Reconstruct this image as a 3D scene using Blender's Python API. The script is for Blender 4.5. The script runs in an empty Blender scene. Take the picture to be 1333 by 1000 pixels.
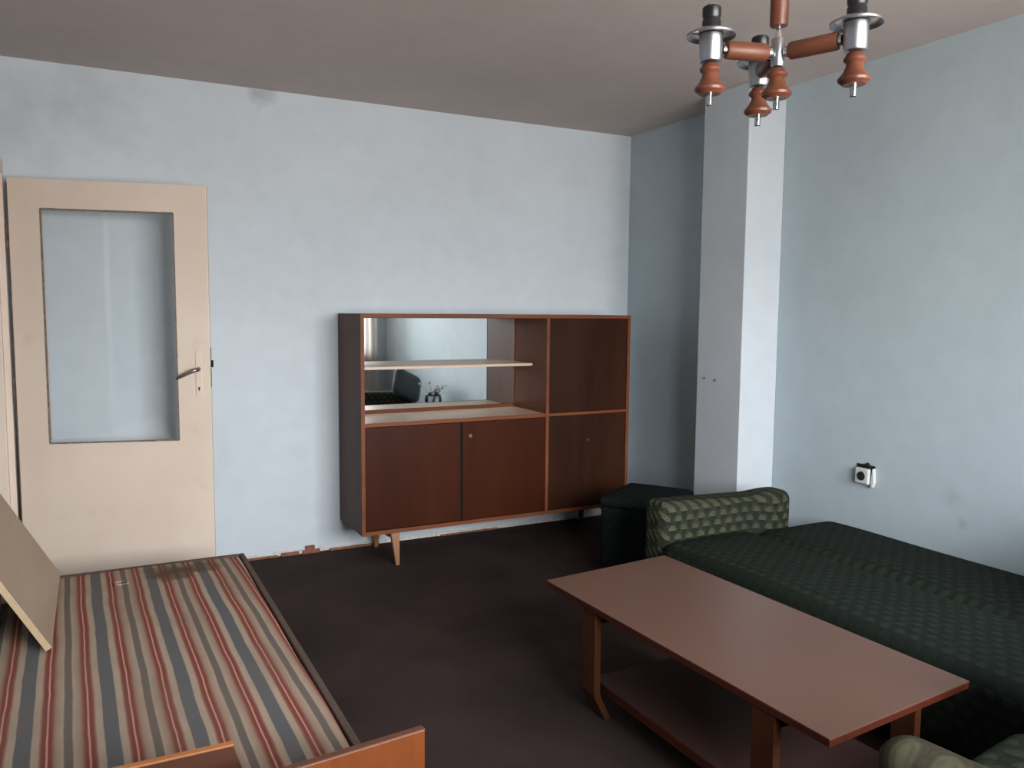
import bpy, bmesh, math, random
from mathutils import Vector, Matrix
random.seed(7)
S = bpy.context.scene
COL = S.collection
PI = math.pi

# ------------------------------------------------------------------ camera
FPX, YAW, PITCH, ROLL = 1056.1, 0.477421, 0.091121, 0.0087485
cy, sy = math.cos(YAW), math.sin(YAW)
fw = Vector((sy*math.cos(PITCH), cy*math.cos(PITCH), -math.sin(PITCH)))
rt = Vector((cy, -sy, 0)); up = rt.cross(fw)
r2 = rt*math.cos(ROLL) + up*math.sin(ROLL); u2 = r2.cross(fw)
cam = bpy.data.cameras.new('camera'); cam.sensor_width = 36; cam.lens = 36*FPX/1333
cam.clip_start = 0.02
co = bpy.data.objects.new('camera', cam); COL.objects.link(co)
m = Matrix((r2, u2, -fw)).transposed().to_4x4(); m.translation = Vector((0, 0, 1.42))
co.matrix_world = m
S.camera = co

# ------------------------------------------------------------------ view / world
vs = S.view_settings
vs.view_transform = 'Standard'; vs.look = 'None'; vs.gamma = 1.0; vs.use_curve_mapping = False
vs.exposure = 0.0
RX, LX, BY, NY, H = 3.30, -0.375, 4.65, -0.62, 2.60       # room: right, left, back, near wall, height
WX0, WX1, WZ0, WZ1 = 0.55, 3.02, 0.86, 2.32              # window opening in the wall behind the camera

w = bpy.data.worlds.new('world'); S.world = w; w.use_nodes = True
nt = w.node_tree; nt.nodes.clear()
out = nt.nodes.new('ShaderNodeOutputWorld'); bg = nt.nodes.new('ShaderNodeBackground')
tc = nt.nodes.new('ShaderNodeTexCoord'); sx = nt.nodes.new('ShaderNodeSeparateXYZ')
rp = nt.nodes.new('ShaderNodeValToRGB'); mr = nt.nodes.new('ShaderNodeMapRange')
nt.links.new(tc.outputs['Generated'], sx.inputs[0]); nt.links.new(sx.outputs['Z'], mr.inputs[0])
mr.inputs[1].default_value = -1; mr.inputs[2].default_value = 1
nt.links.new(mr.outputs[0], rp.inputs[0]); nt.links.new(rp.outputs[0], bg.inputs[0]); nt.links.new(bg.outputs[0], out.inputs[0])
e = rp.color_ramp.elements
e[0].position = 0.0; e[0].color = (0.50, 0.47, 0.44, 1)
ek = e.new(0.47); ek.color = (0.56, 0.54, 0.52, 1)
e[2].position = 0.53; e[2].color = (0.74, 0.77, 0.80, 1)
for pp, cc in ((0.58, (0.98, 0.99, 1.0, 1)), (0.67, (0.90, 0.95, 1.0, 1))):
    ek = e.new(pp); ek.color = cc
e2 = e.new(1.0); e2.color = (0.34, 0.42, 0.54, 1)
bg.inputs[1].default_value = 34.5
pl = bpy.data.lights.new('window_light_portal', 'AREA'); pl.shape = 'RECTANGLE'
pl.size = WX1-WX0; pl.size_y = WZ1-WZ0; pl.cycles.is_portal = True
po = bpy.data.objects.new('window_light_portal', pl); COL.objects.link(po)
po.location = ((WX0+WX1)/2, NY-0.16, (WZ0+WZ1)/2); po.rotation_euler = (PI/2, 0, 0)

# ------------------------------------------------------------------ materials
def lin(c):
    return tuple((x/255/12.92 if x/255 <= .04045 else ((x/255+.055)/1.055)**2.4) for x in c) + (1,)

class NT:
    def __init__(s, name):
        s.m = bpy.data.materials.new(name); s.m.use_nodes = True
        s.t = s.m.node_tree; s.b = s.t.nodes['Principled BSDF']; s.tc = s.t.nodes.new('ShaderNodeTexCoord')
    def n(s, ty, **kw):
        o = s.t.nodes.new(ty)
        for k, v in kw.items(): setattr(o, k, v)
        return o
    def l(s, a, b): s.t.links.new(a, b)
    def put(s, sock, v):
        if isinstance(v, (int, float)): sock.default_value = v
        elif isinstance(v, tuple): sock.default_value = v
        else: s.l(v, sock)
    def math(s, op, a, b=0.0, c=None):
        o = s.n('ShaderNodeMath', operation=op); s.put(o.inputs[0], a); s.put(o.inputs[1], b)
        if c is not None: s.put(o.inputs[2], c)
        return o.outputs[0]
    def sep(s, v=None):
        o = s.n('ShaderNodeSeparateXYZ'); s.l(v or s.tc.outputs['Object'], o.inputs[0]); return o.outputs
    def noise(s, scale, detail=3, vec=None, stretch=None, rough=.55, dist=0.0):
        v = vec or s.tc.outputs['Object']
        if stretch:
            mp = s.n('ShaderNodeMapping'); mp.inputs['Scale'].default_value = stretch; s.l(v, mp.inputs[0]); v = mp.outputs[0]
        o = s.n('ShaderNodeTexNoise'); s.l(v, o.inputs['Vector'])
        o.inputs['Scale'].default_value = scale; o.inputs['Detail'].default_value = detail
        o.inputs['Roughness'].default_value = rough; o.inputs['Distortion'].default_value = dist
        return o.outputs['Fac']
    def ramp(s, f, stops, interp='LINEAR'):
        o = s.n('ShaderNodeValToRGB'); s.l(f, o.inputs[0]); cr = o.color_ramp; cr.interpolation = interp
        cr.elements[0].position, cr.elements[0].color = stops[0][0], stops[0][1]
        cr.elements[1].position, cr.elements[1].color = stops[-1][0], stops[-1][1]
        for p, c in stops[1:-1]:
            k = cr.elements.new(p); k.color = c
        return o.outputs[0]
    def mix(s, f, a, b, mode='MIX'):
        o = s.n('ShaderNodeMix', data_type='RGBA', blend_type=mode)
        s.put(o.inputs[0], f); s.put(o.inputs[6], a); s.put(o.inputs[7], b); return o.outputs[2]
    def bump(s, h, strength=.3, dist=.01):
        o = s.n('ShaderNodeBump'); o.inputs['Strength'].default_value = strength; o.inputs['Distance'].default_value = dist
        s.l(h, o.inputs['Height']); s.l(o.outputs[0], s.b.inputs['Normal'])
    def fin(s, col, rough=.5, metal=0.0, spec=.5, coat=0.0):
        s.put(s.b.inputs['Base Color'], col); s.put(s.b.inputs['Roughness'], rough); s.b.inputs['Metallic'].default_value = metal
        s.b.inputs['Specular IOR Level'].default_value = spec; s.b.inputs['Coat Weight'].default_value = coat
        return s.m

def plain(name, c, rough=.5, metal=0.0, spec=.5, var=.08, scale=12):
    k = NT(name); f = k.noise(scale, 3)
    c = lin(c); lo = tuple(x*(1-var) for x in c[:3])+(1,); hi = tuple(min(1, x*(1+var)) for x in c[:3])+(1,)
    return k.fin(k.ramp(f, [(.3, lo), (.7, hi)]), rough, metal, spec)

def wood(name, c1, c2, axis='z', rough=.45, scale=6, spec=.5, coat=0.0, contrast=(.3, .7)):
    k = NT(name)
    st = {'x': (.12, 1, 1), 'y': (1, .12, 1), 'z': (1, 1, .12)}[axis]
    a = k.noise(scale, 5, stretch=st, dist=.6); b = k.noise(scale*9, 3, stretch=st)
    f = k.math('ADD', k.math('MULTIPLY', a, .75), k.math('MULTIPLY', b, .25))
    col = k.ramp(f, [(contrast[0], lin(c1)), (contrast[1], lin(c2))])
    k.bump(b, .08, .002)
    return k.fin(col, rough, 0, spec, coat)

def wall_mat(name, c, dark_patches=None, dirt=None):
    k = NT(name)
    a = k.noise(1.3, 4); b = k.noise(9, 5); f = k.math('ADD', k.math('MULTIPLY', a, .6), k.math('MULTIPLY', b, .4))
    c0 = lin(c); lo = tuple(x*.93 for x in c0[:3])+(1,); hi = tuple(min(1, x*1.04) for x in c0[:3])+(1,)
    col = k.ramp(f, [(.35, lo), (.65, hi)])
    if dark_patches:
        for (p, r, strength, sc) in dark_patches:
            d = k.n('ShaderNodeVectorMath', operation='DISTANCE'); k.l(k.tc.outputs['Object'], d.inputs[0]); d.inputs[1].default_value = p
            q = k.math('ADD', d.outputs['Value'], k.math('MULTIPLY', k.math('SUBTRACT', k.noise(sc, 5), .5), r*1.6))
            mk = k.n('ShaderNodeMapRange'); k.l(q, mk.inputs[0]); mk.inputs[1].default_value = r; mk.inputs[2].default_value = r*.2
            mk.inputs[3].default_value = 0; mk.inputs[4].default_value = strength
            col = k.mix(mk.outputs[0], col, lin((96, 92, 92)))
    h = k.noise(35, 6); k.bump(h, .12, .004)
    return k.fin(col, .75, 0, .25)

M = {}
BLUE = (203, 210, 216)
M['wall_back'] = wall_mat('blue_wall_paint', BLUE, dark_patches=[((0.86, BY, 2.57), .09, .35, 9), ((.05, BY, 2.42), .28, .16, 7), ((-.3, BY, 2.3), .3, .16, 6)])  # small smudge by the ceiling, two broad darker patches towards the upper left
M['wall'] = wall_mat('blue_wall_paint_side', (176, 188, 194), dark_patches=[((RX, 2.2, .62), .05, .16, 30), ((RX, 2.15, .52), .03, .18, 30)])
M['column'] = wall_mat('pale_column_paint', (188, 193, 198))
M['ceiling'] = wall_mat('ceiling_whitewash', (197, 183, 177))
k = NT('carpet_brown')
a = k.noise(2.2, 4); b = k.noise(160, 4, rough=.8); c = k.noise(900, 2)
f = k.math('ADD', k.math('MULTIPLY', a, .5), k.math('MULTIPLY', b, .5))
k.bump(c, .6, .004)
M['carpet'] = k.fin(k.ramp(f, [(.32, lin((45, 35, 34))), (.68, lin((76, 61, 57)))]), .95, 0, .1)
M['plaster_edge'] = plain('flaking_plaster', (205, 198, 190), .9, var=.15, scale=40)
M['skirt_wood'] = plain('stained_skirting', (128, 78, 55), .7, var=.4, scale=30)

def grime_paint():
    k = NT('cream_door_paint')
    a = k.noise(2.0, 4); g = k.noise(7, 6)
    col = k.ramp(a, [(.3, lin((216, 196, 178))), (.7, lin((227, 208, 192)))])
    mk = k.ramp(g, [(.62, (0, 0, 0, 1)), (.78, (1, 1, 1, 1))])
    o = k.mix(k.math('MULTIPLY', mk, .25), col, lin((170, 150, 128)))
    k.bump(k.noise(25, 4), .06, .003)
    return k.fin(o, .42, 0, .4)
M['door'] = grime_paint()
M['door_edge'] = plain('worn_door_edge', (92, 80, 70), .7, var=.5, scale=30)
M['putty'] = plain('old_putty_line', (120, 108, 98), .7, var=.4, scale=40)
M['cab_side'] = wood('cabinet_side_veneer', (74, 54, 46), (96, 70, 60), 'z', .55, spec=.2)
M['cab_door'] = wood('cabinet_door_veneer', (46, 18, 7), (68, 29, 12), 'z', .42, 4, spec=.13, contrast=(.25, .75))
M['cab_door2'] = wood('cabinet_door_veneer_dark', (38, 20, 12), (60, 33, 20), 'z', .42, 5, spec=.13)
M['cab_edge'] = wood('cabinet_edge_lipping', (98, 52, 31), (128, 74, 46), 'x', .5, 5, spec=.2)
M['cab_in'] = wood('cabinet_inner_veneer', (84, 44, 24), (112, 64, 36), 'z', .55, spec=.15)
M['counter'] = plain('cabinet_pale_laminate', (205, 180, 158), .38, var=.05, scale=5)
M['leg_wood'] = wood('cabinet_leg_beech', (130, 82, 46), (156, 104, 62), 'z', .4)
M['brass'] = plain('dull_brass', (170, 130, 80), .35, 1.0)
M['chrome'] = plain('worn_chrome', (215, 215, 215), .16, 1.0, var=.04)
M['alu'] = plain('brushed_aluminium', (172, 172, 175), .38, 1.0, var=.05)
M['handle'] = plain('handle_metal', (150, 140, 135), .35, .9)
M['black'] = plain('black_bakelite', (22, 22, 24), .35)
M['hole'] = plain('dark_void', (14, 12, 12), .9)
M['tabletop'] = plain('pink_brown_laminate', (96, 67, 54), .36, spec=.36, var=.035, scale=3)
M['shelf_lam'] = plain('pink_brown_laminate_shaded', (66, 45, 39), .6, spec=.2, var=.05, scale=3)  # tabletop laminate darkened, shade under the table put into the colour
M['table_edge'] = wood('table_edge_veneer', (58, 22, 12), (80, 34, 20), 'y', .5, spec=.2)
M['table_leg'] = wood('table_leg_wood', (62, 32, 17), (90, 50, 26), 'z', .5, 7, spec=.2)
M['foot_veneer'] = wood('footboard_veneer', (104, 50, 20), (138, 74, 34), 'z', .38, 4)
M['foot_edge'] = wood('footboard_edge', (90, 48, 26), (120, 70, 40), 'x', .5)
M['plank_dark'] = wood('loose_plank_face', (70, 38, 22), (92, 52, 32), 'x', .5)
M['plank_edge'] = wood('loose_plank_edge', (170, 100, 50), (200, 130, 72), 'x', .45)
M['board'] = wood('leaning_board_veneer', (138, 115, 93), (160, 136, 112), 'y', .45, 3)
M['board_lit_edge'] = wood('leaning_board_lit_edge', (168, 142, 112), (188, 162, 130), 'y', .5)  # board's own wood in a lighter tone, light on the near end painted in
M['bed_side'] = wood('bed_side_wood', (82, 56, 46), (110, 78, 64), 'y', .5)
M['bed_trim'] = plain('mattress_dark_binding', (86, 68, 58), .9, var=.15, scale=60)
M['chand_wood'] = wood('chandelier_turned_wood', (70, 36, 24), (112, 64, 44), 'z', .36, 9, spec=.4)
M['chand_wood2'] = wood('chandelier_arm_wood', (66, 34, 24), (112, 66, 46), 'x', .42, 9, spec=.35)
M['socket'] = plain('socket_plastic', (196, 196, 192), .45, var=.1)
M['white'] = plain('window_white_paint', (225, 225, 222), .4, var=.03)
M['pot'] = plain('dried_twig', (80, 72, 60), .8)
M['flower'] = plain('dried_flower', (190, 185, 175), .9)
M['screw'] = plain('wall_plug_grey', (120, 115, 125), .6)

k = NT('mirror_silver'); g = k.noise(3, 3)
M['mirror'] = k.fin(k.ramp(g, [(.3, (.93, .96, .95, 1)), (.7, (.95, .97, .96, 1))]), .025, 1.0)

def glass(name, tint=(.985, .99, .99, 1)):
    k = NT(name); t = k.n('ShaderNodeBsdfTransparent'); t.inputs[0].default_value = tint
    g = k.n('ShaderNodeBsdfGlossy'); g.inputs['Roughness'].default_value = .03
    fr = k.n('ShaderNodeFresnel'); fr.inputs[0].default_value = 1.45; mx = k.n('ShaderNodeMixShader')
    k.l(fr.outputs[0], mx.inputs[0]); k.l(t.outputs[0], mx.inputs[1]); k.l(g.outputs[0], mx.inputs[2])
    k.l(mx.outputs[0], k.t.nodes['Material Output'].inputs[0]); return k.m
M['glass'] = glass('clear_pane_glass')

def curtain_mat():
    k = NT('sheer_curtain'); d = k.n('ShaderNodeBsdfDiffuse'); d.inputs[0].default_value = lin((236, 228, 224))
    t = k.n('ShaderNodeBsdfTranslucent'); t.inputs[0].default_value = lin((240, 234, 228)); mx = k.n('ShaderNodeMixShader'); mx.inputs[0].default_value = .65
    k.l(d.outputs[0], mx.inputs[1]); k.l(t.outputs[0], mx.inputs[2])
    tr = k.n('ShaderNodeBsdfTransparent'); m2 = k.n('ShaderNodeMixShader'); m2.inputs[0].default_value = .45
    k.l(mx.outputs[0], m2.inputs[1]); k.l(tr.outputs[0], m2.inputs[2])
    k.l(m2.outputs[0], k.t.nodes['Material Output'].inputs[0]); return k.m
M['curtain'] = curtain_mat()

def stripe_mat():
    k = NT('striped_ticking'); wv = k.n('ShaderNodeVectorMath', operation='ADD'); k.l(k.tc.outputs['Object'], wv.inputs[0]); wv.inputs[1].default_value = (.1, 2.8, 0); wv = wv.outputs[0]; o = k.sep(wv)
    wob = k.math('MULTIPLY', k.math('SUBTRACT', k.noise(3.0, 3), .5), .014)
    x = k.math('ADD', k.math('ADD', o[0], wob), k.math('MULTIPLY', k.math('SUBTRACT', o[1], 2.35), .024))
    u = k.math('FRACT', k.math('DIVIDE', k.math('ADD', x, 1.0085*10-.009), .2017))   # 0 at the centre of a blue stripe
    d = k.math('ABSOLUTE', k.math('SUBTRACT', k.math('FRACT', k.math('ADD', u, .5)), .5))
    Bl, Be, Be2, Rd, R2, Pk, Nr = [lin(c) for c in [(100, 99, 99), (174, 153, 133), (160, 134, 115), (130, 68, 56), (146, 94, 80), (196, 146, 130), (112, 100, 92)]]
    col = k.ramp(d, [(0, Bl), (.085, Bl), (.098, Be), (.168, Be), (.195, R2), (.215, Rd), (.250, Rd), (.258, Pk), (.272, Pk), (.280, Rd), (.308, Rd), (.328, R2), (.362, Be2), (.44, Be), (.458, Nr), (.5, Nr)])
    # dirt, and the brown stains near the far end
    g = k.noise(5, 5); col = k.mix(k.math('MULTIPLY', k.ramp(g, [(.4, (0, 0, 0, 1)), (.75, (1, 1, 1, 1))]), .35), col, lin((120, 100, 86)))
    for p, r, s_ in [((.28, 3.60, .3), .11, .75), ((.38, 3.65, .3), .10, .7), ((.19, 3.60, .3), .05, .4), ((.24, 3.67, .3), .10, .6)]:
        dn = k.n('ShaderNodeVectorMath', operation='DISTANCE'); k.l(wv, dn.inputs[0]); dn.inputs[1].default_value = p
        q = k.math('ADD', dn.outputs['Value'], k.math('MULTIPLY', k.math('SUBTRACT', k.noise(14, 5), .5), r))
        mk = k.n('ShaderNodeMapRange'); k.l(q, mk.inputs[0]); mk.inputs[1].default_value = r; mk.inputs[2].default_value = r*.55; mk.inputs[4].default_value = s_
        col = k.mix(mk.outputs[0], col, lin((88, 68, 52)))
    k.bump(k.noise(420, 2), .25, .002)
    return k.fin(col, .9, 0, .15)
M['ticking'] = stripe_mat()

def scallop(name, ax_u, vspec, W, Hh, dark, light, rough=.85, gain=1.0, spec=.2, sheen=0.0):
    """fish-scale upholstery; vspec = list of (axis index, sign) summed into the second coordinate"""
    k = NT(name); o = k.sep()
    v = None
    for i, s_ in vspec:
        t = k.math('MULTIPLY', o[i], s_); v = t if v is None else k.math('ADD', v, t)
    uu = o[ax_u] if isinstance(ax_u, int) else k.math('ADD', o[ax_u[0]], o[ax_u[1]])
    u = k.math('DIVIDE', k.math('ADD', uu, 20.0), W); v = k.math('DIVIDE', k.math('ADD', v, 20.0), Hh)
    row = k.math('FLOOR', v); fv = k.math('FRACT', v)
    sh = k.math('MULTIPLY', k.math('MODULO', row, 2.0), .5)
    fu = k.math('SUBTRACT', k.math('FRACT', k.math('ADD', u, sh)), .5)
    d = k.math('SQRT', k.math('ADD', k.math('MULTIPLY', k.math('MULTIPLY', fu, fu), 4.0), k.math('MULTIPLY', fv, fv)))
    rings = k.math('MULTIPLY', k.math('SINE', k.math('MULTIPLY', d, 15.0)), .14)
    f = k.math('ADD', k.math('SUBTRACT', 1.0, d), rings)
    f = k.math('ADD', f, k.math('MULTIPLY', k.math('SUBTRACT', k.noise(45, 4), .5), .8))
    mk = k.ramp(f, [(.05, (0, 0, 0, 1)), (.75, (1, 1, 1, 1))])
    big = k.noise(3.5, 4)
    base = k.mix(k.math('MULTIPLY', mk, gain), lin(dark), lin(light))
    col = k.mix(k.ramp(big, [(.35, (0, 0, 0, 1)), (.7, (.35, .35, .35, 1))]), base, lin(dark))
    h = k.math('ADD', k.math('MULTIPLY', mk, .6), k.math('MULTIPLY', k.noise(350, 3), .4))
    k.bump(h, .35, .003)
    k.b.inputs['Sheen Weight'].default_value = sheen; k.b.inputs['Sheen Roughness'].default_value = .5
    return k.fin(col, rough, 0, spec)
SD, SL = (28, 33, 29), (48, 53, 45)
M['seat'] = scallop('green_scale_upholstery_seat', 1, [(0, 1), (2, -1)], .055, .04, SD, SL, gain=.7, spec=.05)
M['arm'] = scallop('green_scale_upholstery_arm', (0, 1), [(2, 1), (1, -1)], .066, .042, (32, 36, 30), (86, 84, 66), gain=.78, spec=.06)
M['pouf'] = scallop('dark_green_scale_upholstery', 0, [(2, 1), (1, 1)], .055, .04, (18, 25, 24), (30, 38, 35), gain=.6, spec=.08)
M['chair_fab'] = scallop('olive_scale_upholstery', 1, [(0, 1), (2, -1)], .08, .055, (58, 53, 42), (86, 84, 64), gain=.85, spec=.1)
M['chair_seat'] = scallop('olive_scale_upholstery_seat', 1, [(0, 1), (2, -1)], .08, .055, (34, 40, 32), (64, 68, 52), gain=.9, spec=.1)
M['cushion'] = plain('grey_green_cushion', (70, 78, 76), .85, var=.12, scale=20)

# ------------------------------------------------------------------ mesh helpers
def link(name, bm, mat, parent=None, smooth=False, bevel=0.0, seg=2):
    bm.normal_update()
    me = bpy.data.meshes.new(name); bm.to_mesh(me); bm.free()
    for mm in (mat if isinstance(mat, (list, tuple)) else [mat]): me.materials.append(mm)
    o = bpy.data.objects.new(name, me); COL.objects.link(o)
    if parent: o.parent = parent
    if smooth: me.polygons.foreach_set('use_smooth', [True]*len(me.polygons))
    if bevel:
        b = o.modifiers.new('bevel', 'BEVEL'); b.width = bevel; b.segments = seg; b.limit_method = 'ANGLE'; b.angle_limit = math.radians(40)
    return o

def empty(name, loc=(0, 0, 0), rz=0.0):
    o = bpy.data.objects.new(name, None); COL.objects.link(o); o.location = loc; o.rotation_euler = (0, 0, rz)
    o.empty_display_size = .1
    return o
def tag(o, label=None, cat=None, group=None, kind=None):
    for k_, v in (('label', label), ('category', cat), ('group', group), ('kind', kind)):
        if v: o[k_] = v
    return o

def bx(bm, x0, x1, y0, y1, z0, z1, mi=0):
    v = [bm.verts.new((x, y, z)) for x in (x0, x1) for y in (y0, y1) for z in (z0, z1)]
    for q in ((0, 1, 3, 2), (4, 6, 7, 5), (0, 4, 5, 1), (2, 3, 7, 6), (0, 2, 6, 4), (1, 5, 7, 3)):
        f = bm.faces.new([v[i] for i in q]); f.material_index = mi
    return v
def box(name, dims, mat, parent=None, bevel=.002, seg=2):
    bm = bmesh.new(); bx(bm, *dims); bmesh.ops.recalc_face_normals(bm, faces=bm.faces)
    return link(name, bm, mat, parent, bevel=bevel, seg=seg)

def rbox(x0, x1, y0, y1, z0, z1, r, n=(10, 10, 6), puff=0.0, bmfn=None, wob=0.0):
    """rounded, slightly puffed upholstery block as one dense mesh"""
    bm = bmesh.new(); c = Vector(((x0+x1)/2, (y0+y1)/2, (z0+z1)/2)); hx = Vector(((x1-x0)/2, (y1-y0)/2, (z1-z0)/2))
    rr = r if isinstance(r, (tuple, list)) else (r, r, r)
    def cuts(h, r_, k_):
        base = [-h, -h+r_*.15, -h+r_*.4, -h+r_*.7]
        mid = [-h+r_ + (2*h-2*r_)*i/k_ for i in range(k_+1)]
        return base + mid + [-q for q in reversed(base)]
    g = [cuts(hx[i], rr[i], n[i]) for i in range(3)]
    cache = {}
    def vert(p):
        key = tuple(round(q, 5) for q in p)
        if key in cache: return cache[key]
        inner = Vector([max(-(hx[i]-rr[i]), min(hx[i]-rr[i], p[i])) for i in range(3)])
        d = Vector([(p[i]-inner[i])/rr[i] for i in range(3)])
        if d.length > 1e-6:
            # cube to sphere mapping in the corner region
            mx = max(abs(d.x), abs(d.y), abs(d.z)); d = d.normalized()*mx
        q = inner + Vector([d[i]*rr[i] for i in range(3)])
        u, v_, w_ = q.x/hx.x, q.y/hx.y, q.z/hx.z
        if puff and w_ > 0: q.z += puff*(1-u**4)*(1-v_**4)*w_
        if wob: q += Vector((math.sin(q.y*9+q.z*7), math.sin(q.x*8+1+q.z*5), math.sin(q.x*7+q.y*6+2)))*wob
        cache[key] = bm.verts.new(q+c); return cache[key]
    for ax in range(3):
        a, b = [i for i in range(3) if i != ax]
        for sgn in (-1, 1):
            for i in range(len(g[a])-1):
                for j in range(len(g[b])-1):
                    ps = []
                    for (ii, jj) in ((i, j), (i+1, j), (i+1, j+1), (i, j+1)):
                        p = [0, 0, 0]; p[a] = g[a][ii]; p[b] = g[b][jj]; p[ax] = sgn*hx[ax]; ps.append(vert(p))
                    if len(set(ps)) < 3: continue
                    try: bm.faces.new(ps)
                    except ValueError: pass
    bmesh.ops.recalc_face_normals(bm, faces=bm.faces)
    return bm

def lathe(prof, seg=28, axis='z', at=(0, 0, 0)):
    bm = bmesh.new(); rings = []
    for r_, z in prof:
        if r_ < 1e-5: rings.append([bm.verts.new((0, 0, z))])
        else: rings.append([bm.verts.new((r_*math.cos(2*PI*i/seg), r_*math.sin(2*PI*i/seg), z)) for i in range(seg)])
    for a, b in zip(rings, rings[1:]):
        for i in range(seg):
            j = (i+1) % seg
            vs_ = ([a[i], a[j]] if len(a) > 1 else [a[0]]) + ([b[j], b[i]] if len(b) > 1 else [b[0]])
            if len(vs_) >= 3: bm.faces.new(vs_)
    if len(rings[0]) > 1: bm.faces.new(rings[0][::-1])
    if len(rings[-1]) > 1: bm.faces.new(rings[-1])
    bmesh.ops.recalc_face_normals(bm, faces=bm.faces)
    if axis == 'x': bmesh.ops.rotate(bm, verts=bm.verts, matrix=Matrix.Rotation(PI/2, 3, 'Y'))
    if axis == 'y': bmesh.ops.rotate(bm, verts=bm.verts, matrix=Matrix.Rotation(-PI/2, 3, 'X'))
    bmesh.ops.translate(bm, verts=bm.verts, vec=Vector(at))
    return bm
def autosmooth(o, ang=35):
    me = o.data; me.polygons.foreach_set('use_smooth', [True]*len(me.polygons))
    bm = bmesh.new(); bm.from_mesh(me)
    for e_ in bm.edges:
        if len(e_.link_faces) == 2 and e_.calc_face_angle(0) > math.radians(ang): e_.smooth = False
    bm.to_mesh(me); bm.free(); return o
def lat(name, prof, mat, parent, seg=28, axis='z', at=(0, 0, 0)):
    return autosmooth(link(name, lathe(prof, seg, axis, at), mat, parent))
def prism(bm, pts, y0, y1, plane='xz'):
    """extrude a polygon given in plane between y0 and y1 of the remaining axis"""
    def P(p, t): return {'xz': (p[0], t, p[1]), 'xy': (p[0], p[1], t), 'yz': (t, p[0], p[1])}[plane]
    a = [bm.verts.new(P(p, y0)) for p in pts]; b = [bm.verts.new(P(p, y1)) for p in pts]
    bm.faces.new(a); bm.faces.new(b[::-1])
    for i in range(len(pts)):
        j = (i+1) % len(pts); bm.faces.new((a[i], b[i], b[j], a[j]))
    bmesh.ops.recalc_face_normals(bm, faces=bm.faces)
def tube(bm, pts, r, seg=8):
    pts = [Vector(p) for p in pts]; rings = []
    for i, p in enumerate(pts):
        d = (pts[min(i+1, len(pts)-1)]-pts[max(i-1, 0)]).normalized()
        a = d.orthogonal().normalized(); b = d.cross(a)
        if rings: 
            a = (pa - d*pa.dot(d)).normalized(); b = d.cross(a)
        pa = a; rr = r[i] if isinstance(r, (list, tuple)) else r
        rings.append([bm.verts.new(p+(a*math.cos(2*PI*k_/seg)+b*math.sin(2*PI*k_/seg))*rr) for k_ in range(seg)])
    for A, B in zip(rings, rings[1:]):
        for i in range(seg): bm.faces.new((A[i], A[(i+1) % seg], B[(i+1) % seg], B[i]))
    bm.faces.new(rings[0][::-1]); bm.faces.new(rings[-1])
    bmesh.ops.recalc_face_normals(bm, faces=bm.faces)

# ------------------------------------------------------------------ room shell
T = .15
def struct(name, dims, mat, bevel=0):
    return tag(box(name, dims, mat, bevel=bevel), kind='structure')
struct('floor', (LX-T, RX+T, NY-T, BY+T, -.12, 0), M['carpet'])
struct('ceiling', (LX-T, RX+T, NY-T, BY+T, H, H+.12), M['ceiling'])
struct('wall_back', (LX-T, RX+T, BY, BY+T, 0, H), M['wall_back'])
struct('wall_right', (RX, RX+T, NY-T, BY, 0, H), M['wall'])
# left wall with the doorway the open door belongs to
DY0, DY1 = 3.60, 4.48
bm = bmesh.new(); bx(bm, LX-T, LX, NY-T, DY0, 0, H); bx(bm, LX-T, LX, DY1, BY, 0, H); bx(bm, LX-T, LX, DY0, DY1, 2.06, H)
tag(link('wall_left', bm, M['wall']), kind='structure')
bm = bmesh.new(); hx0 = LX-1.35
bx(bm, hx0, hx0+.1, 2.9, 5.3, 0, H); bx(bm, hx0+.1, LX-T, 2.9, 3.0, 0, H); bx(bm, hx0+.1, LX-T, 5.2, 5.3, 0, H)
bx(bm, hx0, LX-T, 2.9, 5.3, H, H+.12); bx(bm, hx0, LX-T, 2.9, 5.3, -.12, 0); bx(bm, LX-T-.02, LX-T, BY, 5.2, 0, H)
tag(link('wall_hallway', bm, M['wall']), kind='structure')
# near wall with window
bm = bmesh.new()
bx(bm, LX, WX0, NY-T, NY, 0, H); bx(bm, WX1, RX, NY-T, NY, 0, H); bx(bm, WX0, WX1, NY-T, NY, 0, WZ0); bx(bm, WX0, WX1, NY-T, NY, WZ1, H)
tag(link('wall_near', bm, M['wall']), kind='structure')
# column on the right wall
colm = struct('column', (3.045, RX, 3.25, 3.60, 0, H), M['column'], bevel=.004)
for (yy, zz) in ((3.533, 1.048), (3.445, 1.043)):
    lat('wall_plug', [(0, .004), (.006, .003), (.008, 0)], M['screw'], colm, 10, 'x', (3.041, yy, zz)).scale = (1, 1, 1)
# window
wf = bmesh.new()
fy0, fy1 = NY-.11, NY-.05
for a in ((WX0, WX1, WZ0, WZ0+.05), (WX0, WX1, WZ1-.05, WZ1), (WX0, WX0+.05, WZ0+.05, WZ1-.05), (WX1-.05, WX1, WZ0+.05, WZ1-.05)):
    bx(wf, a[0], a[1], fy0, fy1, a[2], a[3])
nm = 3
for i in range(1, nm):
    xm = WX0+(WX1-WX0)*i/nm; bx(wf, xm-.035, xm+.035, fy0, fy1, WZ0+.05, WZ1-.05)
win = tag(link('window_1', wf, M['white'], bevel=.003), kind='structure')
for i in range(nm):
    a = WX0+(WX1-WX0)*i/nm+(.05 if i == 0 else .035); b = WX0+(WX1-WX0)*(i+1)/nm-(.05 if i == nm-1 else .035)
    box('window_pane', (a, b, NY-.083, NY-.079, WZ0+.05, WZ1-.05), M['glass'], win, bevel=0)
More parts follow.
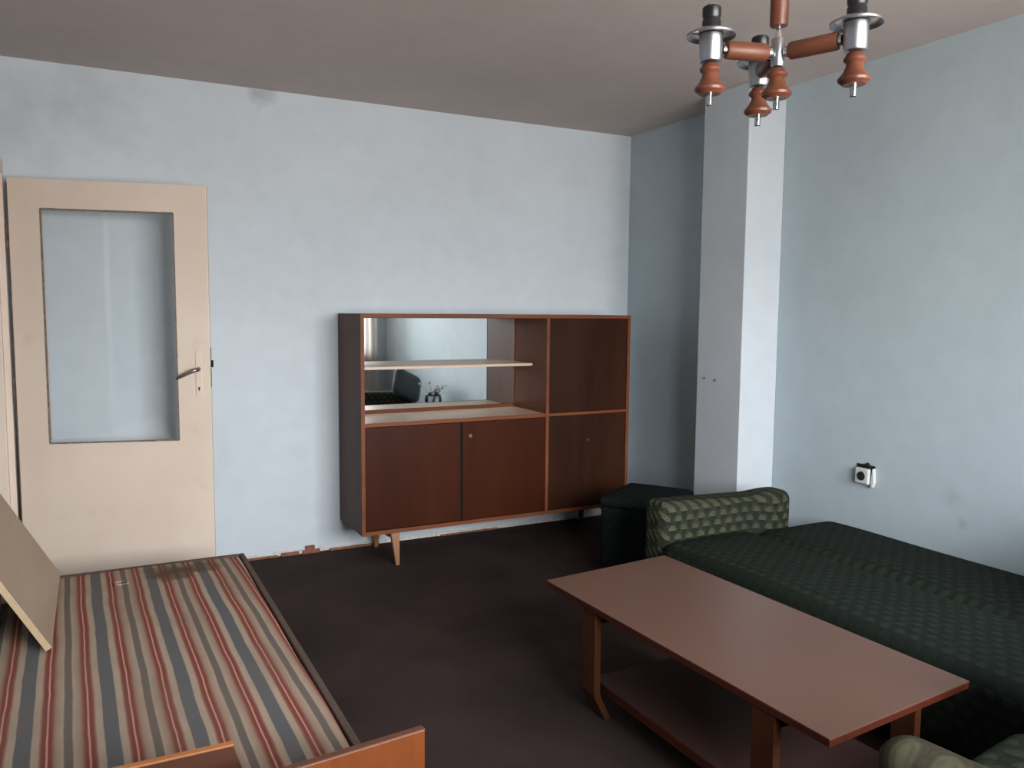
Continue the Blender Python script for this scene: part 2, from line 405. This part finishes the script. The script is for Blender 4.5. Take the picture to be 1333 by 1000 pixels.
box('window_sill', (WX0-.05, WX1+.05, NY-.045, NY+.09, WZ0-.035, WZ0-.001), M['white'], win, bevel=.004)
# skirting along the back wall: flaking pale plaster line and scraps of stained wood
bm = bmesh.new()
x = 0.6
while x < RX-.02:
    w_ = random.uniform(.05, .14); hh = .022+random.uniform(-.008, .010); d_ = random.uniform(.004, .012)
    bx(bm, x, min(x+w_, RX-.01), BY-d_, BY, 0, hh); x += w_
tag(link('baseboard_back', bm, M['plaster_edge'], bevel=.002), kind='structure')
bb = bpy.data.objects['baseboard_back']
for (a, b, hh, dd) in ((.66, .90, .012, .016), (.92, 1.02, .02, .018), (1.06, 1.11, .045, .02), (1.04, 1.14, .02, .022), (1.2, 1.5, .012, .02), (1.9, 2.3, .01, .016)):
    box('wood_scrap', (a, b, BY-dd-.006, BY-.0125, 0.0, hh), M['skirt_wood'], bb, bevel=.002)
# door casing standing proud of the left wall in the corner
bm = bmesh.new(); bx(bm, LX, LX+.028, DY1, DY1+.075, 0, 2.10); bx(bm, LX, LX+.028, DY0-.075, DY0, 0, 2.10); bx(bm, LX, LX+.028, DY0, DY1, 2.03, 2.10)
bx(bm, LX-T, LX, DY1-.03, DY1, 0, 2.06); bx(bm, LX-T, LX, DY0, DY0+.03, 0, 2.06); bx(bm, LX-T, LX, DY0+.03, DY1-.03, 2.03, 2.06)
tag(link('trim_1', bm, M['door'], bevel=.003), kind='structure')

# ------------------------------------------------------------------ the open door
DA = Vector((-.345, 4.50, 0)); ang = math.atan2(4.29-4.50, .52+.345)
W_, DH, TH = .876, 1.995, .04
gx0, gx1, gz0, gz1 = .136, .721, .737, 1.856
bm = bmesh.new()
g = .003
xs = [0, gx0, gx1, W_]; zs = [0, gz0, gz1, DH]
vv = {}
for yi, y in enumerate((0, TH)):
    for i, x in enumerate(xs):
        for j, z in enumerate(zs): vv[(i, j, yi)] = bm.verts.new((x, y, z))
for i in range(3):
    for j in range(3):
        if i == 1 and j == 1: continue
        bm.faces.new([vv[(i, j, 0)], vv[(i+1, j, 0)], vv[(i+1, j+1, 0)], vv[(i, j+1, 0)]])
        bm.faces.new([vv[(i, j, 1)], vv[(i, j+1, 1)], vv[(i+1, j+1, 1)], vv[(i+1, j, 1)]])
for a, b in (((0, 0), (3, 0)), ((3, 0), (3, 3)), ((3, 3), (0, 3)), ((0, 3), (0, 0))):
    n_ = 3; da = ((b[0]-a[0])//3, (b[1]-a[1])//3)
    for s_ in range(3):
        p, q = (a[0]+da[0]*s_, a[1]+da[1]*s_), (a[0]+da[0]*(s_+1), a[1]+da[1]*(s_+1))
        bm.faces.new([vv[(*p, 0)], vv[(*p, 1)], vv[(*q, 1)], vv[(*q, 0)]])
for p, q in (((1, 1), (2, 1)), ((2, 1), (2, 2)), ((2, 2), (1, 2)), ((1, 2), (1, 1))):
    bm.faces.new([vv[(*p, 0)], vv[(*p, 1)], vv[(*q, 1)], vv[(*q, 0)]])
bmesh.ops.recalc_face_normals(bm, faces=bm.faces)
door = tag(link('door_1', bm, M['door'], bevel=.003), kind='structure')
# leaf origin on its front face (towards the room); y grows to the back wall
door.location = (DA.x+.014*math.cos(ang), DA.y+.014*math.sin(ang), .02); door.rotation_euler = (0, 0, ang)
for (a, b, c, d, nm_) in ((gx0-.003, gx0+.004, gz0, gz1, 0), (gx1-.004, gx1+.003, gz0, gz1, 0), (gx0, gx1, gz0-.003, gz0+.004, 0), (gx0, gx1, gz1-.005, gz1+.003, 0)):
    box('glazing_bead', (a, b, -.002, .010, c, d), M['putty'], door, bevel=.001)
box('glass_pane', (gx0+.006, gx1-.006, .016, .020, gz0+.006, gz1-.006), M['glass'], door, bevel=0)
esc = box('escutcheon', (.806, .836, -.004, 0, .955, 1.185), M['door'], door, bevel=.002)
lat('keyhole', [(0, .0012), (.005, .001), (.005, 0)], M['hole'], esc, 12, 'y', (.821, -.0052, .998))
box('keyhole', (.8185, .8235, -.0052, -.0042, .984, .997), M['hole'], esc, bevel=0)
bm = bmesh.new()
tube(bm, [(.821, -.002, 1.092), (.821, -.030, 1.092), (.820, -.045, 1.092)], [.011, .009, .010], 12)
tube(bm, [(.826, -.044, 1.094), (.80, -.050, 1.087), (.77, -.052, 1.072), (.735, -.048, 1.055), (.722, -.044, 1.048)], [.011, .010, .008, .0075, .007], 12)
hd = link('door_handle', bm, M['handle'], door, smooth=True); hd['label'] = 'dull metal lever handle drooping to the left'
box('latch_plate', (W_-.0005, W_+.0015, .008, .032, 1.0, 1.2), M['door_edge'], door, bevel=0)
box('latch_bolt', (W_+.0015, W_+.012, .012, .028, 1.10, 1.135), M['hole'], door, bevel=.002)
for z in (.25, 1.0, 1.72):
    lat('hinge', [(.008, -.06), (.008, .06)], M['door_edge'], door, 12, 'z', (-.012, .010, z))
box('worn_edge', (-.004, 0, .001, .039, .02, 1.97), M['door_edge'], door, bevel=0)

# ------------------------------------------------------------------ the cabinet
cx0, cx1, cyf, cyb, cz0, cz1 = 1.264, 3.005, 4.20, 4.632, .185, 1.392
cab = tag(empty('display_cabinet', (cx0, cyf, 0)), 'long low brown veneered wall cabinet with mirrored display recess, standing against the back wall', 'cabinet')
def L(dims): return (dims[0]-cx0, dims[1]-cx0, dims[2]-cyf, dims[3]-cyf, dims[4], dims[5])
def cpart(name, dims, mat, bevel=.0015, parent=cab): return box(name, L(dims), mat, parent, bevel)
t = .018
xm = 2.413; zm = .792
cpart('side_panel', (cx0, cx0+t, cyf, cyb, cz0, cz1), [M['cab_side']])
cpart('side_panel', (cx1-t, cx1, cyf, cyb, cz0, cz1), [M['cab_side']])
cpart('top_panel', (cx0+t, cx1-t, cyf, cyb, cz1-t-.004, cz1), M['cab_side'])
cpart('bottom_panel', (cx0+t, cx1-t, cyf, cyb, cz0, cz0+t), M['cab_edge'])
cpart('divider', (xm-.009, xm+.009, cyf+.002, cyb-.012, cz0+t, cz1-t-.004), M['cab_in'])
cpart('counter', (cx0+t, xm-.009, cyf+.012, cyb-.012, zm-.010, zm+.009), M['counter'])
cpart('middle_rail', (xm+.009, cx1-t, cyf+.001, cyb-.012, zm-.009, zm+.009), M['cab_edge'])
cpart('back_panel', (cx0+t, cx1-t, cyb-.010, cyb, cz0+t, cz1-t-.004), M['cab_in'])
mirr = cpart('mirror', (cx0+t+.004, xm-.011, cyb-.020, cyb-.013, zm+.030, cz1-t-.006), M['mirror'], bevel=.001)
cpart('mirror_rail', (cx0+t, xm-.009, cyb-.024, cyb-.0125, zm+.0095, zm+.029), M['cab_in'])
cpart('display_shelf', (cx0+t+.001, xm-.010, cyf+.17, cyb-.022, 1.079, 1.095), M['counter'])
# lipping on the front edges
for d in ((cx0-.001, cx0+t+.002, cyf-.005, cyf, cz0, cz1), (cx1-t-.002, cx1+.001, cyf-.005, cyf, cz0, cz1),
          (cx0+t+.002, cx1-t-.002, cyf-.005, cyf, cz1-.020, cz1), (cx0+t+.002, cx1-t-.002, cyf-.005, cyf, cz0, cz0+.022),
          (xm-.010, xm+.010, cyf-.004, cyf+.0015, cz0+.022, cz1-.020), (xm+.010, cx1-t-.002, cyf-.004, cyf, zm-.009, zm+.009),
          (cx0+t+.002, xm-.010, cyf+.0, cyf+.0115, zm-.011, zm+.010)):
    cpart('edge_lipping', d, M['cab_edge'], .001)
dz0 = cz0+.026
d1 = cpart('door', (cx0+t+.004, 1.842, cyf+.0035, cyf+.021, dz0, zm-.014), M['cab_door'])
d2 = cpart('door', (1.856, xm-.012, cyf-.004, cyf+.0135, dz0-.002, zm-.013), M['cab_door'])
cpart('door', (xm+.013, cx1-t-.005, cyf-.001, cyf+.016, zm+.012, cz1-.023), M['cab_door2'])
d4 = cpart('drop_flap', (xm+.013, cx1-t-.005, cyf-.001, cyf+.016, dz0, zm-.012), M['cab_door2'])
cpart('door_gap', (1.8425, 1.8555, cyf+.008, cyf+.02, dz0, zm-.014), M['hole'], 0)
lat('keyhole_plate', [(0, .003), (.009, .002), (.011, 0)], M['brass'], d2, 14, 'y', (1.905-cx0, -.0072, .700)).rotation_euler = (0, 0, 0)
lat('lock', [(0, .004), (.007, .003), (.008, 0)], M['brass'], d4, 14, 'y', (2.70-cx0, -.0052, .625))
# plinth rails and splayed legs
for (lx, ly, s_) in ((1.46, 4.235, 1), (2.90, 4.235, 1), (1.46, 4.56, -1), (2.90, 4.56, -1)):
    bm = bmesh.new()
    top = [(-.026, -.016), (.026, -.016), (.026, .016), (-.026, .016)]
    dy = -.03*s_
    a = [bm.verts.new((lx-cx0+px, ly-cyf+py, .183)) for px, py in top]
    b = [bm.verts.new((lx-cx0+px*.42+.006, ly-cyf+py*.8+dy, 0)) for px, py in top]
    bm.faces.new(a); bm.faces.new(b[::-1])
    for i in range(4): bm.faces.new((a[i], b[i], b[(i+1) % 4], a[(i+1) % 4]))
    bmesh.ops.recalc_face_normals(bm, faces=bm.faces)
    link('leg', bm, M['leg_wood'], cab, bevel=.004)
    cpart('leg_rail', (lx-.03, lx+.03, ly+.02 if s_ > 0 else ly-.12, ly+.12 if s_ > 0 else ly-.02, .150, .184), M['cab_side'])

# ------------------------------------------------------------------ bed with striped mattress
bed = tag(empty('bed', (.1, 2.8, 0)), 'low single bed with striped ticking mattress, stained brown at its far end', 'bed')
def bl(d): return (d[0]-.1, d[1]-.1, d[2]-2.8, d[3]-2.8, d[4], d[5])
X0b, X1b, Y0b, Y1b = -.335, .585, 1.80, 3.80
bm = rbox(*bl((X0b+.012, X1b-.024, Y0b+.012, Y1b-.03, .16, .300)), .022, (30, 40, 3), puff=.004, wob=.0018)
mt = link('mattress', bm, M['ticking'], bed, smooth=True)
pass
bx_ = bmesh.new()
bx(bx_, *bl((X1b-.022, X1b, Y0b, Y1b, .20, .297))); bx(bx_, *bl((X0b-.01, X1b-.022, Y1b-.026, Y1b, .20, .297)))
link('binding', bx_, M['bed_trim'], bed, bevel=.004, seg=2)
box('side_rail', bl((X1b-.03, X1b-.004, Y0b, Y1b-.002, .09, .195)), M['bed_side'], bed)
box('side_rail', bl((X0b, X0b+.026, Y0b, Y1b-.002, .09, .195)), M['bed_side'], bed)
box('end_rail', bl((X0b+.027, X1b-.031, Y1b-.03, Y1b-.004, .09, .195)), M['bed_side'], bed)
box('bed_base', bl((X0b+.03, X1b-.034, Y0b+.02, Y1b-.034, .12, .157)), M['bed_side'], bed)
for px in (X0b+.03, X1b-.08):
    for py in (Y0b+.08, Y1b-.12):
        box('leg', bl((px, px+.045, py, py+.045, 0, .12)), M['bed_side'], bed, .004)
# loose tuft loop on the ticking
bm = bmesh.new(); tube(bm, [(-.035+.03*math.cos(a_)-.0, .76+.02*math.sin(a_), .3055) for a_ in [i*PI/8 for i in range(-6, 7)]], .004, 6)
th = link('frayed_tuft', bm, M['ticking'], bed, smooth=True)

# ------------------------------------------------------------------ footboard
fb = tag(empty('footboard', (.672, 1.760, 0), math.radians(5.8)), 'orange varnished wooden footboard standing upright across the near end of the striped bed', 'footboard')
box('panel', (-.62, 0, -.020, 0, .02, .4185), M['foot_veneer'], fb, .0015)
box('edge_lipping', (-.62, 0.001, -.0202, .0002, .4185, .4215), M['foot_edge'], fb, .001)
# loose plank standing on the mattress
pk = tag(empty('loose_plank', (.255, 1.885, .306)), 'short dark brown plank with bright orange top edge standing on the mattress behind the footboard', 'plank')
bm = bmesh.new(); prism(bm, [(-.50, 0), (.035, 0), (0, .112), (-.50, .112)], -.016, 0)
link('board', bm, M['plank_dark'], pk, bevel=.001)
bm = bmesh.new(); bx(bm, -.50, .0015, -.0175, .001, .1125, .117); bmesh.ops.recalc_face_normals(bm, faces=bm.faces)
link('edge_lipping', bm, M['plank_edge'], pk, bevel=.001)

# ------------------------------------------------------------------ board leaning from the mattress to the left wall
lb = tag(empty('leaning_board', (-.150, 3.335, .322)), 'grey-beige wooden board leaning on the left wall with its lower edge on the striped mattress', 'board')
# local: runs along y; rises towards -x
dirv = Vector((-.205, 0, .372)).normalized(); nor = Vector((dirv.z, 0, -dirv.x))
Lb = .415
bm = bmesh.new()
def bq(a0, a1, y0, y1, t0, t1):
    vs_ = []
    for a_ in (a0, a1):
        for y in (y0, y1):
            for t_ in (t0, t1): vs_.append(bm.verts.new(dirv*a_ + nor*t_ + Vector((0, y, 0))))
    for q in ((0, 1, 3, 2), (4, 6, 7, 5), (0, 4, 5, 1), (2, 3, 7, 6), (0, 2, 6, 4), (1, 5, 7, 3)): bm.faces.new([vs_[i] for i in q])
    bmesh.ops.recalc_face_normals(bm, faces=bm.faces)
bq(0, Lb, -.410, .405, -.020, 0); link('panel', bm, M['board'], lb, bevel=.001)
bm = bmesh.new(); bq(0, Lb, -.413, -.4105, -.020, 0); link('edge_lipping', bm, M['board_lit_edge'], lb, bevel=.0008)  # near end face, its lit look put into the colour

# ------------------------------------------------------------------ coffee table
tb = tag(empty('coffee_table', (1.79, 1.93, 0)), 'rectangular pinkish brown laminate coffee table with lower shelf and kinked wooden legs', 'table')
tx0, tx1, ty0, ty1, tz = -.325, .275, -.645, .635, .42
bm = bmesh.new(); pts = [(-.322, .602), (.270, .675), (.312, -.612), (-.284, -.655)]
pts = [(1.470-1.79, 2.548-1.93), (2.062-1.79, 2.606-1.93), (2.100-1.79, 1.320-1.93), (1.509-1.79, 1.274-1.93)]
prism(bm, pts, tz-.004, tz, 'xy'); link('tabletop', bm, M['tabletop'], tb, bevel=.001)
bm = bmesh.new(); prism(bm, [(p[0]*.999, p[1]*.999) for p in pts], tz-.022, tz-.0045, 'xy'); link('tabletop_edge', bm, M['table_edge'], tb, bevel=.001)
for sx_, x_ in ((1, 1.465), (-1, 2.065)):
    for y_ in (1.485, 2.285):
        dx = (0.042 if y_ < 2 else .024) if sx_ > 0 else (.02 if y_ < 2 else -.015)
        cxl = x_-1.79+dx; cyl = y_-1.93; bm = bmesh.new()
        sec = [(.397, 0, 0), (.105, 0, 0), (.085, .006, 0), (0, .050, 0)]
        w2, tt = .040, .026
        for (side) in (0,):
            rings = []
            for z, o_, _ in sec:
                a_ = cxl+sx_*(o_); b_ = cxl+sx_*(o_+tt)
                rings.append([bm.verts.new((a_, cyl-w2, z)), bm.verts.new((b_, cyl-w2, z)), bm.verts.new((b_, cyl+w2, z)), bm.verts.new((a_, cyl+w2, z))])
            bm.faces.new(rings[0]); bm.faces.new(rings[-1][::-1])
            for A, B in zip(rings, rings[1:]):
                for i in range(4): bm.faces.new((A[i], B[i], B[(i+1) % 4], A[(i+1) % 4]))
        bmesh.ops.recalc_face_normals(bm, faces=bm.faces)
        link('leg', bm, M['table_leg'], tb, bevel=.003)
for y_ in (1.485, 2.285):
    box('cross_rail', (1.495-1.79+.044, 2.020-1.79, y_-1.93-.012, y_-1.93+.012, .34, .396), M['table_edge'], tb, .002)
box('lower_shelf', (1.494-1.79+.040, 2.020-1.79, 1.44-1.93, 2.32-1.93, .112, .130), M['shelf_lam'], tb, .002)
box('shelf_edge', (1.494-1.79+.035, 1.494-1.79+.0395, 1.525-1.93, 2.244-1.93, .100, .130), M['table_edge'], tb, .001)

# ------------------------------------------------------------------ sofa bed along the right wall
sf = tag(empty('sofa_bed', (2.74, 1.95, 0)), 'long dark green sofa bed folded flat along the right wall', 'sofa')
def sl(d): return (d[0]-2.74, d[1]-2.74, d[2]-1.95, d[3]-1.95, d[4], d[5])
link('seat', rbox(*sl((2.215, 2.735, 1.055, 2.845, .09, .395)), (.06, .06, .055), (8, 24, 4), puff=.016, wob=.002), M['seat'], sf, smooth=True)
link('folded_backrest', rbox(*sl((2.742, 3.275, 1.055, 2.835, .09, .388)), (.07, .07, .07), (8, 24, 4), puff=.016, wob=.002), M['seat'], sf, smooth=True)
def arm(y0, y1, flip):
    # cross-section along x: left block square, right end swelling
    bm = rbox(*sl((2.245, 3.03, y0, y1, .06, .560)), (.035, .045, .045), (26, 5, 8))
    for v in bm.verts:
        x = v.co.x+2.74; z = v.co.z
        if z > .3:
            f_ = (z-.3)/.26
            v.co.z += f_*(.012*math.exp(-((x-2.93)/.09)**2) - .018*max(0, min(1, (x-2.3)/.5)) - .0)
        if x > 2.75: v.co.y += -.018*math.exp(-((x-2.93)/.1)**2)*(1 if z > .35 else .3)*flip
    return link('arm', bm, M['arm'], sf, smooth=True)
arm(2.852, 3.005, 1); arm(.895, 1.048, -1)
for x_ in (2.30, 3.16):
    for y_ in (1.2, 2.7): lat('foot', [(.016, 0), (.024, .0885)], M['bed_side'], sf, 12, 'z', (x_-2.74, y_-1.95, 0))

# armless block seat beyond the sofa arm
pf = tag(empty('upholstered_pouf', (2.66, 3.52, 0), math.radians(33)), 'square dark green upholstered seat block in the corner between cabinet and sofa arm', 'pouf')
link('body', rbox(-.215, .215, -.19, .19, .04, .385, (.03, .03, .03), (6, 6, 4)), M['pouf'], pf, smooth=True)
link('top_pad', rbox(-.222, .222, -.197, .197, .375, .432, (.028, .028, .024), (8, 8, 2), puff=.010), M['pouf'], pf, smooth=True)
for a in (-.16, .16):
    for b in (-.14, .14): lat('foot', [(.014, 0), (.02, .042)], M['bed_side'], pf, 10, 'z', (a, b, 0))

# armchair at the near end of the table (only its arm tip and seat show)
ac = tag(empty('armchair', (1.778, .752, 0), math.radians(8)), 'olive patterned armchair with rounded arms at the near end of the coffee table', 'armchair')
def chair_arm(x0, x1):
    return link('arm', rbox(x0, x1, -.36, .34, .08, .592, (.052, .06, .052), (5, 10, 8)), M['chair_fab'], ac, smooth=True)
chair_arm(-.405, -.290); chair_arm(.290, .405)
link('seat', rbox(-.283, .283, -.30, .36, .12, .405, (.05, .05, .06), (8, 8, 4), puff=.015), M['chair_seat'], ac, smooth=True)
link('backrest', rbox(-.283, .283, -.42, -.305, .12, .78, (.05, .05, .06), (8, 4, 10)), M['chair_seat'], ac, smooth=True)
for a in (-.3, .3):
    for b in (-.3, .24): lat('foot', [(.015, 0), (.022, .078)], M['bed_side'], ac, 10, 'z', (a, b, 0))

# cushion leaning on the near sofa arm (seen in the cabinet mirror)
cu = link('cushion', rbox(-.19, .19, -.05, .05, -.15, .15, (.08, .045, .08), (8, 3, 8)), M['cushion'], smooth=True)
cu.location = (2.93, 1.15, .615); cu.rotation_euler = (math.radians(14), math.radians(24), math.radians(-22))
tag(cu, 'grey-green cushion tilted on the near arm of the sofa, seen in the mirror', 'cushion')
# round glass vase with dried twigs (seen in the mirror)
vz = tag(empty('glass_vase', (3.08, 1.52, .4105)), 'round clear glass vase of dried twigs on the sofa, seen in the mirror', 'vase')
prof = [(0, .0), (.035, .0), (.07, .03), (.088, .08), (.078, .13), (.045, .158), (.04, .165), (.036, .158), (.073, .128), (.083, .08), (.066, .033), (.03, .006), (0, .005)]
lat('bowl', prof, M['glass'], vz, 28)
bm = bmesh.new(); bm2 = bmesh.new()
for i in range(16):
    a = random.uniform(0, 2*PI); rr = random.uniform(.05, .15); hh = random.uniform(.16, .27)
    tube(bm, [(0, 0, .01), (rr*.15*math.cos(a), rr*.15*math.sin(a), hh*.5), (rr*math.cos(a), rr*math.sin(a), hh)], [.0025, .002, .0012], 5)
    bmesh.ops.create_icosphere(bm2, subdivisions=1, radius=random.uniform(.008, .016), matrix=Matrix.Translation((rr*math.cos(a), rr*math.sin(a), hh)))
st = link('twigs', bm, M['pot'], vz, smooth=True); tag(st, kind='stuff')
fl = link('dried_flowers', bm2, M['flower'], vz, smooth=True); tag(fl, kind='stuff')

# ------------------------------------------------------------------ chandelier
CH = Vector((1.386, 1.397, 0))
ch = tag(empty('chandelier', (CH.x, CH.y, H)), 'three-armed wood and chrome chandelier with bare black sockets hanging from the ceiling', 'chandelier')
def zz(z): return z-H
lat('ceiling_canopy', [(.012, zz(2.545)), (.03, zz(2.55)), (.055, zz(2.575)), (.06, zz(2.5995))], M['alu'], ch)
lat('suspension_rod', [(.005, zz(2.05)), (.005, zz(2.55))], M['chrome'], ch, 12)
lat('wooden_sleeve', [(.010, zz(2.054)), (.0185, zz(2.056)), (.020, zz(2.06)), (.020, zz(2.44)), (.018, zz(2.447)), (.01, zz(2.448))], M['chand_wood'], ch)
lat('rod_cone', [(.0045, zz(2.053)), (.006, zz(2.045)), (.009, zz(2.030))], M['chrome'], ch, 16)
lat('hub', [(.006, zz(2.031)), (.0135, zz(2.029)), (.0145, zz(2.026)), (.0145, zz(1.972)), (.0125, zz(1.968)), (.008, zz(1.967))], M['alu'], ch)
def finial(zt, parent, at=(0, 0)):
    p = [(.006, zt), (.013, zt-.001), (.0175, zt-.004), (.0195, zt-.009), (.0225, zt-.0125), (.0228, zt-.018), (.0185, zt-.0215), (.0165, zt-.0245), (.0185, zt-.032), (.0235, zt-.042), (.029, zt-.049),
         (.0335, zt-.0545), (.0325, zt-.060), (.026, zt-.065), (.0235, zt-.067), (.008, zt-.0672)]
    f_ = lat('wooden_finial', p, M['chand_wood'], parent, 28, 'z', (at[0], at[1], 0))
    lat('finial_tip', [(.0072, zt-.0665), (.0072, zt-.091), (.0055, zt-.0925), (0, zt-.0925)], M['chrome'], f_, 16, 'z', (at[0], at[1], 0))
    return f_
finial(zz(1.9655), ch)
for i, (adeg, rl) in enumerate(((163, .160), (291, .170), (60, .165))):
    a = math.radians(adeg)
    ar = empty('arm', (0, 0, 0), a); ar.parent = ch
    zc = zz(1.997)
    lat('wooden_arm', [(.008, .027), (.0175, .028), (.0193, .032), (.0193, rl-.040), (.0175, rl-.036), (.008, rl-.0355)], M['chand_wood2'], ar, 24, 'x', (0, 0, zc))
    lat('chrome_collar', [(.009, .0148), (.0125, .018), (.0125, .025), (.008, .0268)], M['chrome'], ar, 18, 'x', (0, 0, zc))
    lat('chrome_collar', [(.008, rl-.0353), (.0125, rl-.033), (.0125, rl-.027), (.010, rl-.0262)], M['chrome'], ar, 18, 'x', (0, 0, zc))
    # cup, dish, socket, finial
    lat('cup', [(.010, zz(1.968)), (.0225, zz(1.969)), (.0248, zz(1.973)), (.0255, zz(2.026)), (.023, zz(2.0275)), (.010, zz(2.0275))], M['alu'], ar, 28, 'z', (rl, 0, 0))
    # slotted dish: ring with spokes cut out
    bm = bmesh.new(); seg = 48; zt, zb = zz(2.033), zz(2.0285)
    rads = [.012, .029, .043, .0535]
    gv = {}
    for r_i, r_ in enumerate(rads):
        for s_ in range(seg):
            an = 2*PI*s_/seg; dz = (-.006 if r_i == 3 else 0)
            for lv, z in ((0, zb), (1, zt)): gv[(r_i, s_, lv)] = bm.verts.new((rl+r_*math.cos(an), r_*math.sin(an), z+dz))
    solid = {}
    for r_i in range(3):
        for s_ in range(seg): solid[(r_i, s_)] = not (r_i == 1 and s_ % 12 < 9)
    for (r_i, s_), ok in solid.items():
        if not ok: continue
        n_ = (s_+1) % seg
        bm.faces.new((gv[(r_i, s_, 1)], gv[(r_i+1, s_, 1)], gv[(r_i+1, n_, 1)], gv[(r_i, n_, 1)]))
        bm.faces.new((gv[(r_i, s_, 0)], gv[(r_i, n_, 0)], gv[(r_i+1, n_, 0)], gv[(r_i+1, s_, 0)]))
        for (aa, bb_, nb) in (((r_i, s_), (r_i, n_), (r_i-1, s_)), ((r_i+1, s_), (r_i+1, n_), (r_i+1, s_)), ((r_i, s_), (r_i+1, s_), (r_i, (s_-1) % seg)), ((r_i, n_), (r_i+1, n_), (r_i, n_))):
            if not solid.get(nb, False):
                bm.faces.new((gv[(*aa, 0)], gv[(*bb_, 0)], gv[(*bb_, 1)], gv[(*aa, 1)]))
    bmesh.ops.recalc_face_normals(bm, faces=bm.faces)
    link('dish', bm, M['alu'], ar)
    so = lat('socket', [(.010, zz(2.0335)), (.0205, zz(2.034)), (.0205, zz(2.055)), (.0188, zz(2.058)), (.0188, zz(2.063)), (.0205, zz(2.066)), (.0205, zz(2.083)), (.018, zz(2.086)), (.016, zz(2.086)), (.016, zz(2.07)), (0, zz(2.07))], M['black'], ar, 24, 'z', (rl, 0, 0))
    lat('contact_pin', [(.004, zz(2.0705)), (.004, zz(2.09)), (.0025, zz(2.094))], M['alu'], so, 10, 'z', (rl+.006, 0, 0))
    finial(zz(1.9665), ar, (rl, 0))

# ------------------------------------------------------------------ wall socket with its cover broken
ws = tag(empty('wall_socket', (RX, 2.645, .645)), 'white electric wall socket with broken cover on the right wall above the sofa', 'socket')
bm = bmesh.new(); bx(bm, -.006, 0, -.052, .052, -.050, .046); bmesh.ops.recalc_face_normals(bm, faces=bm.faces); link('recess', bm, M['hole'], ws, bevel=.003)
bm = rbox(-.030, -.0065, -.036, .044, -.046, .030, (.008, .008, .008), (1, 4, 4)); bk = link('socket_body', bm, M['socket'], ws, smooth=True)
lat('socket_well', [(0, 0), (.0205, 0), (.0225, .004)], M['hole'], ws, 24, 'x', (-.0335, .006, -.008))
for s_ in (-.0095, .0095): lat('pin_hole', [(0, .001), (.0028, 0)], M['black'], ws, 10, 'x', (-.0345, .006+s_, -.008))
bm = bmesh.new(); prism(bm, [(-.042, -.048), (-.048, .032), (-.054, .036), (-.058, -.030), (-.052, -.054), (-.044, -.058)], -.022, -.002, 'yz'); link('cover_shard', bm, M['socket'], ws, bevel=.001)
bm = bmesh.new(); prism(bm, [(-.03, .034), (.0, .040), (.0, .05), (-.012, .058), (-.026, .046)], -.016, -.002, 'yz'); link('cover_shard', bm, M['hole'], ws, bevel=.001)

# ------------------------------------------------------------------ curtains by the window
def curtain(x0, x1, label):
    bm = bmesh.new(); n_ = int((x1-x0)/.008); rows = 8; g_ = []
    for i in range(n_+1):
        x = x0+(x1-x0)*i/n_; col_ = []
        for j in range(rows+1):
            z = .12+(2.46-.12)*j/rows
            y = NY+.13+.028*math.sin(i*.62)+.012*math.sin(i*.23+1)*(1-j/rows*.6)
            col_.append(bm.verts.new((x, y, z)))
        g_.append(col_)
    for i in range(n_):
        for j in range(rows): bm.faces.new((g_[i][j], g_[i+1][j], g_[i+1][j+1], g_[i][j+1]))
    o = link('curtain', bm, M['curtain'], smooth=True)
    sd = o.modifiers.new('t', 'SOLIDIFY'); sd.thickness = .0012
    return tag(o, label, 'curtain')
curtain(2.84, 3.14, 'sheer white curtain gathered beside the window, seen in the cabinet mirror')
cr = tag(empty('curtain_rod', (0, NY+.13, 2.475)), 'slim white curtain rod above the window behind the camera', 'curtain rod')
lat('rod', [(.010, .40), (.010, 3.24)], M['white'], cr, 14, 'x')
for x_ in (.45, 3.2): box('bracket', (x_-.008, x_+.008, -.129, -.008, -.012, .004), M['white'], cr)
